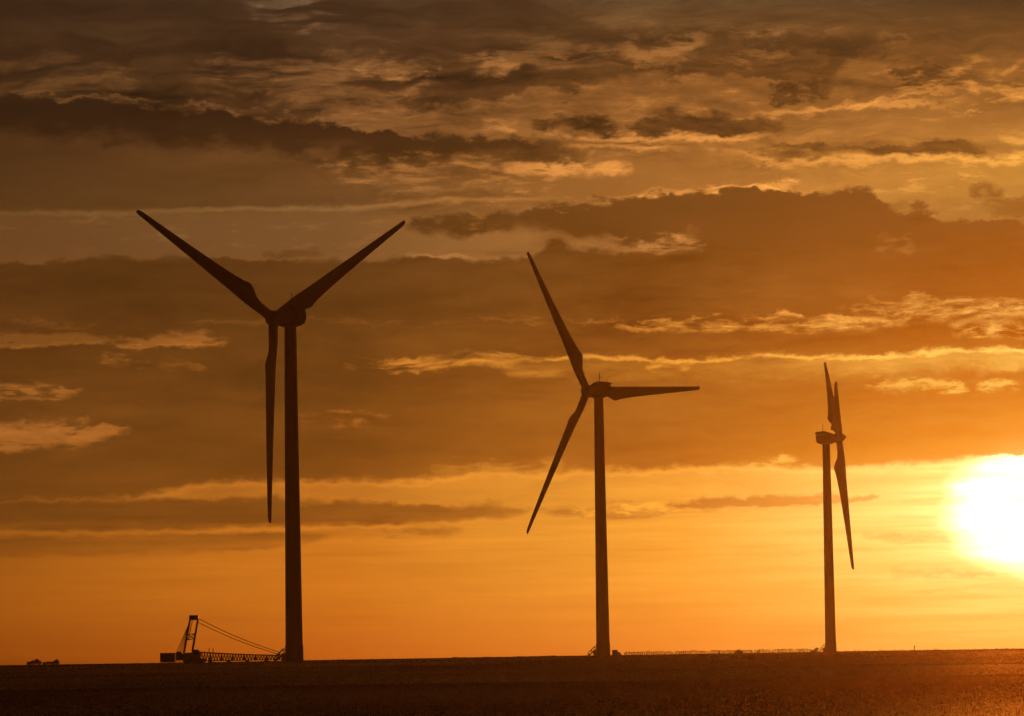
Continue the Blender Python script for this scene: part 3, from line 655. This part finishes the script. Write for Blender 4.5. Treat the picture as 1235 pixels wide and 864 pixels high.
# A-frame mast
hx0, hx1 = cx(229), cx(240)
legs = [((cx(221.8), cz(787.5)), (cx(229.6), cz(748))), ((cx(232.2), cz(785)), (cx(239), cz(748)))]
for (a, b) in legs:
    for y in (-1.1, 1.1):
        MB().tube([(a[0], y, a[1]), (b[0], y * .55, b[1])], .14, 8).build('mast_leg', M_crane, crane)
br = MB()
def on(leg, q, y): a, b = leg; return (a[0] + (b[0] - a[0]) * q, y * (1 - .45 * q), a[1] + (b[1] - a[1]) * q)
for q in (.40, .56):
    for y in (-1.1, 1.1): br.tube([on(legs[0], q, y), on(legs[1], q, y)], .09, 6)
    for lg in legs: br.tube([on(lg, q, -1.1), on(lg, q, 1.1)], .07, 6)
for y in (-1.1, 1.1):
    br.tube([on(legs[0], .40, y), on(legs[1], .56, y)], .05, 6); br.tube([on(legs[0], .56, y), on(legs[1], .40, y)], .05, 6)
for a_, b_ in ((.58, .98), (.98, .6)): br.tube([on(legs[0], a_, -1.1), on(legs[0], b_, 1.1)], .05, 6)
br.build('mast_bracing', M_crane, crane)
head = MB().box((hx0, -.95, cz(748)), (hx1, .95, cz(742.2))).build('mast_head', M_dark, crane, None, .08)
rp = MB()
for k in range(5):
    rp.tube([(hx0 + .1, -.5 + .25 * k, cz(750)), (cx(213.5 + 1.4 * k), -.6 + .3 * k, cz(785.6))], .05, 5)
rp.build('luffing_ropes', M_rope, crane)
ir = MB()
for k in range(4): ir.tube([(hx0 + .45 + .1 * k, -.3 + .2 * k, cz(748)), (cx(227.5), -.3 + .2 * k, cz(770))], .025, 5)
ir.build('inner_ropes', M_rope, crane)
# boom: square lattice, root at the machine, tip beyond the tower
bx0, bx1 = cx(240), cx(352)
def btop(x): 
    q = (x - bx0) / (bx1 - bx0); return (cz(786.6) * (1 - q) + cz(790.3, 352) * q) - .30 * math.sin(min(1, q * 1.0) * math.pi) * .55
def bbot(x):
    q = (x - bx0) / (bx1 - bx0); return .42 + .02 * q - (.0) 
ns = 66
bm_ = MB(); X = [bx0 + (bx1 - bx0) * k / ns for k in range(ns + 1)]
for y in (-.85, .85):
    bm_.tube([(x, y, btop(x)) for x in X], .15, 6); bm_.tube([(x, y, bbot(x)) for x in X], .12, 6)
    for k in range(ns):
        a, b = (btop, bbot) if k % 2 == 0 else (bbot, btop)
        bm_.tube([(X[k], y, a(X[k])), (X[k + 1], y, b(X[k + 1]))], .055, 5)
        if k % 8 == 0: bm_.tube([(X[k], y, btop(X[k])), (X[k], y, bbot(X[k]))], .08, 5)
for k in range(ns + 1):
    for fn in (btop, bbot): bm_.tube([(X[k], -.85, fn(X[k])), (X[k], .85, fn(X[k]))], .045, 5)
    if k < ns: bm_.tube([(X[k], -.85 if k % 2 else .85, btop(X[k])), (X[k + 1], .85 if k % 2 else -.85, btop(X[k + 1]))], .045, 5)
boom = bm_.build('lattice_boom', M_crane, crane)
MB().box((bx1 - 2.2, -.7, btop(bx1) - .3), (bx1 + .3, .7, btop(bx1) + .45)).build('boom_head', M_dark, boom, None, .06)
for x in (252.3, 257.2):
    MB().tube([(cx(x), 0, btop(cx(x)) - .05), (cx(x), 0, cz(781.6, x))], .10, 6).build('boom_post', M_steel, boom)
for k in range(5):
    x = bx0 + (bx1 - bx0) * (.12 + .2 * k); MB().box((x - .35, -1.3, 0), (x + .35, 1.3, bbot(x) - .09)).build('timber_cribbing', M_wood, boom)
for y, py0, py1 in ((.6, 746.2, 786.8), (-.6, 750.8, 789.4)):
    pts = []
    for k in range(17):
        q = k / 16; xx = 240 + (338 - 240) * q; yy = py0 + (py1 - py0) * q + 5.2 * 4 * q * (1 - q) * .55
        pts.append((cx(xx), y, cz(yy, xx)))
    MB().tube(pts, .075, 6).build('pendant_rope', M_rope, crane)

# ------------------------------------------------------------------ cabinet at the second turbine
p = ground_at(744, 790.5, 984); s_ = 984 / FPX
cabn = empty('utility_cabinet', p); tag(cabn, 'small dark stepped utility cabinet standing right of the middle tower', 'cabinet')
MB().box((-5.6 * s_, -.9, .0), (.9 * s_, .9, 6.4 * s_)).build('tall_housing', M_cab, cabn, None, .04)
MB().prism([(.92 * s_, 0), (.92 * s_, 4.3 * s_), (3.6 * s_, 4.1 * s_), (5.6 * s_, 1.2 * s_), (5.6 * s_, 0)], -.8, .8).build('low_housing', M_cab, cabn, None, .03)
MB().prism([(-5.9 * s_, 6.4 * s_ + .002), (-5.7 * s_, 7.0 * s_), (1.0 * s_, 7.0 * s_), (1.2 * s_, 6.4 * s_ + .002)], -1.0, 1.0).build('lid', M_cab, cabn)

# ------------------------------------------------------------------ fence from the second turbine to the third
A, B = Vector(ground_at(753, 790, 1050)), Vector(ground_at(978, 786.3, 1250))
fence = empty('post_fence', A); tag(fence, 'long low post and rail fence on the skyline between the middle and farthest turbines', 'fence')
NP = 96; D = B - A; nv = Vector((-D.y, D.x, 0)).normalized(); post0 = None; tops = []
for k in range(NP + 1):
    q = k / NP; w = A + D * q; z = float(ground_z(w.x, w.y)); jx = random.uniform(-.25, .25); h = .95 + .3 * q + random.uniform(-.22, .16)
    loc = Vector((w.x - A.x + jx * D.normalized().x, w.y - A.y + jx * D.normalized().y, z - A.z))
    if post0 is None:
        post0 = MB().tube([(0, 0, -.25), (.01, 0, .6), (0, .01, 1.0)], [.11, .10, .09], 7).build('post', M_wood, fence); o = post0
    else:
        o = post0.copy(); C.objects.link(o); o.parent = fence
    wide = 2.2 if k in (62, 65, 66) else random.uniform(1.0, 1.7)
    o.location = loc; o.scale = (wide, wide, h); o.rotation_euler = (random.uniform(-.06, .06), random.uniform(-.06, .06), random.uniform(0, 3))
    tops.append(loc + Vector((0, 0, h * .94)))
rl = MB()
for lo, r_ in ((0, .085), (-.42, .04)):
    pts = [t + Vector((0, 0, lo)) + nv * .1 for t in tops]
    for i0, i1 in ((0, 9), (10, 21), (24, 38), (41, 62), (66, 71), (74, 85), (87, NP)): rl.tube(pts[i0:i1 + 1], r_, 5)
rl.build('rail', M_wood, fence)

# lone marker post on the right
p = ground_at(1103, 784.7, 1150)
tag(MB().tube([(0, 0, -.3), (.02, 0, .8), (.05, 0, 1.6)], [.13, .12, .10], 8).box((-.16, -.05, 1.15), (.2, -.13, 1.5)).build('marker_post', M_wood), 'lone thin marker post on the bare skyline right of the farthest turbine', 'post').location = p

# ------------------------------------------------------------------ bushes
def bush(px, py, d, wpx, hpx, label, lobes, seed, n=900, group='bushes on the skyline'):
    r0 = random.Random(seed); w, h = wpx * d / FPX, hpx * d / FPX
    root = empty('bush', ground_at(px, py, d)); tag(root, label, 'bush', group)
    st = MB(); lf = MB()
    for (lx, lz, lr) in lobes:
        cx_, cz_, cr = lx * w, lz * h, lr * h
        st.tube([(cx_ * .3, 0, -.1), (cx_ * .7, r0.uniform(-.1, .1), cz_ * .5), (cx_, r0.uniform(-.1, .1), cz_ + cr * .4)], [.06, .045, .02], 6)
        for _ in range(n // len(lobes)):
            v = Vector((r0.gauss(0, 1), r0.gauss(0, 1), r0.gauss(0, 1))).normalized() * cr * (r0.random() ** .45) * r0.uniform(.75, 1.15)
            c = Vector((cx_ + v.x * 1.25, v.y * 1.3, max(.03, cz_ + v.z)))
            a = Vector((r0.gauss(0, 1), r0.gauss(0, 1), r0.gauss(0, 1))).normalized(); b = a.orthogonal().normalized(); s1 = r0.uniform(.05, .12)
            k = len(lf.v); lf.v += [tuple(c - a * s1), tuple(c + b * s1 * .5), tuple(c + a * s1), tuple(c - b * s1 * .5)]; lf.f.append([k, k + 1, k + 2, k + 3])
    me = bpy.data.meshes.new('foliage'); me.from_pydata(lf.v, [], lf.f); me.materials.append(M_leaf)
    fo = bpy.data.objects.new('foliage', me); C.objects.link(fo); fo.parent = root
    st.build('stem', M_wood, root)
    return root
bush(41, 802.6, 765, 18, 7.5, 'taller left bush of the pair on the skyline at the far left', [(-.36, .35, .32), (-.15, .42, .4), (.08, .55, .45), (.2, .78, .26), (.36, .42, .36)], 1, 1500)
bush(61, 802.2, 768, 20, 6.5, 'lower right bush of the pair at the far left, with a knob on its right', [(-.38, .3, .3), (-.18, .45, .3), (.02, .4, .3), (.2, .48, .34), (.36, .78, .3), (.42, .4, .34)], 2, 1500)
bush(891, 787.6, 1100, 10, 5.0, 'small round bush growing in front of the skyline fence', [(-.32, .3, .42), (0, .3, .5), (0, .66, .42), (.3, .32, .45)], 3, 1400)
bush(983, 786.0, 1200, 9, 5.6, 'small leaning bush at the right end of the fence beside the farthest tower', [(-.35, .28, .36), (-.1, .38, .42), (.12, .3, .4), (.12, .66, .38), (.3, .88, .26)], 4, 1400)

# ------------------------------------------------------------------ evening haze
hz = MB().box((-2100, -600, -12.5), (2100, 2700, 125)).build('haze', M_conc); hz.data.materials.clear(); tag(hz, kind='stuff')
hm = bpy.data.materials.new('evening_haze'); hm.use_nodes = True; t = hm.node_tree; t.nodes.clear()
o_ = t.nodes.new('ShaderNodeOutputMaterial'); pv = t.nodes.new('ShaderNodeVolumePrincipled'); t.links.new(pv.outputs[0], o_.inputs['Volume'])
pv.inputs['Color'].default_value = (.95, .93, .9, 1); pv.inputs['Density'].default_value = 2.8e-5; pv.inputs['Anisotropy'].default_value = .88
hz.data.materials.append(hm)
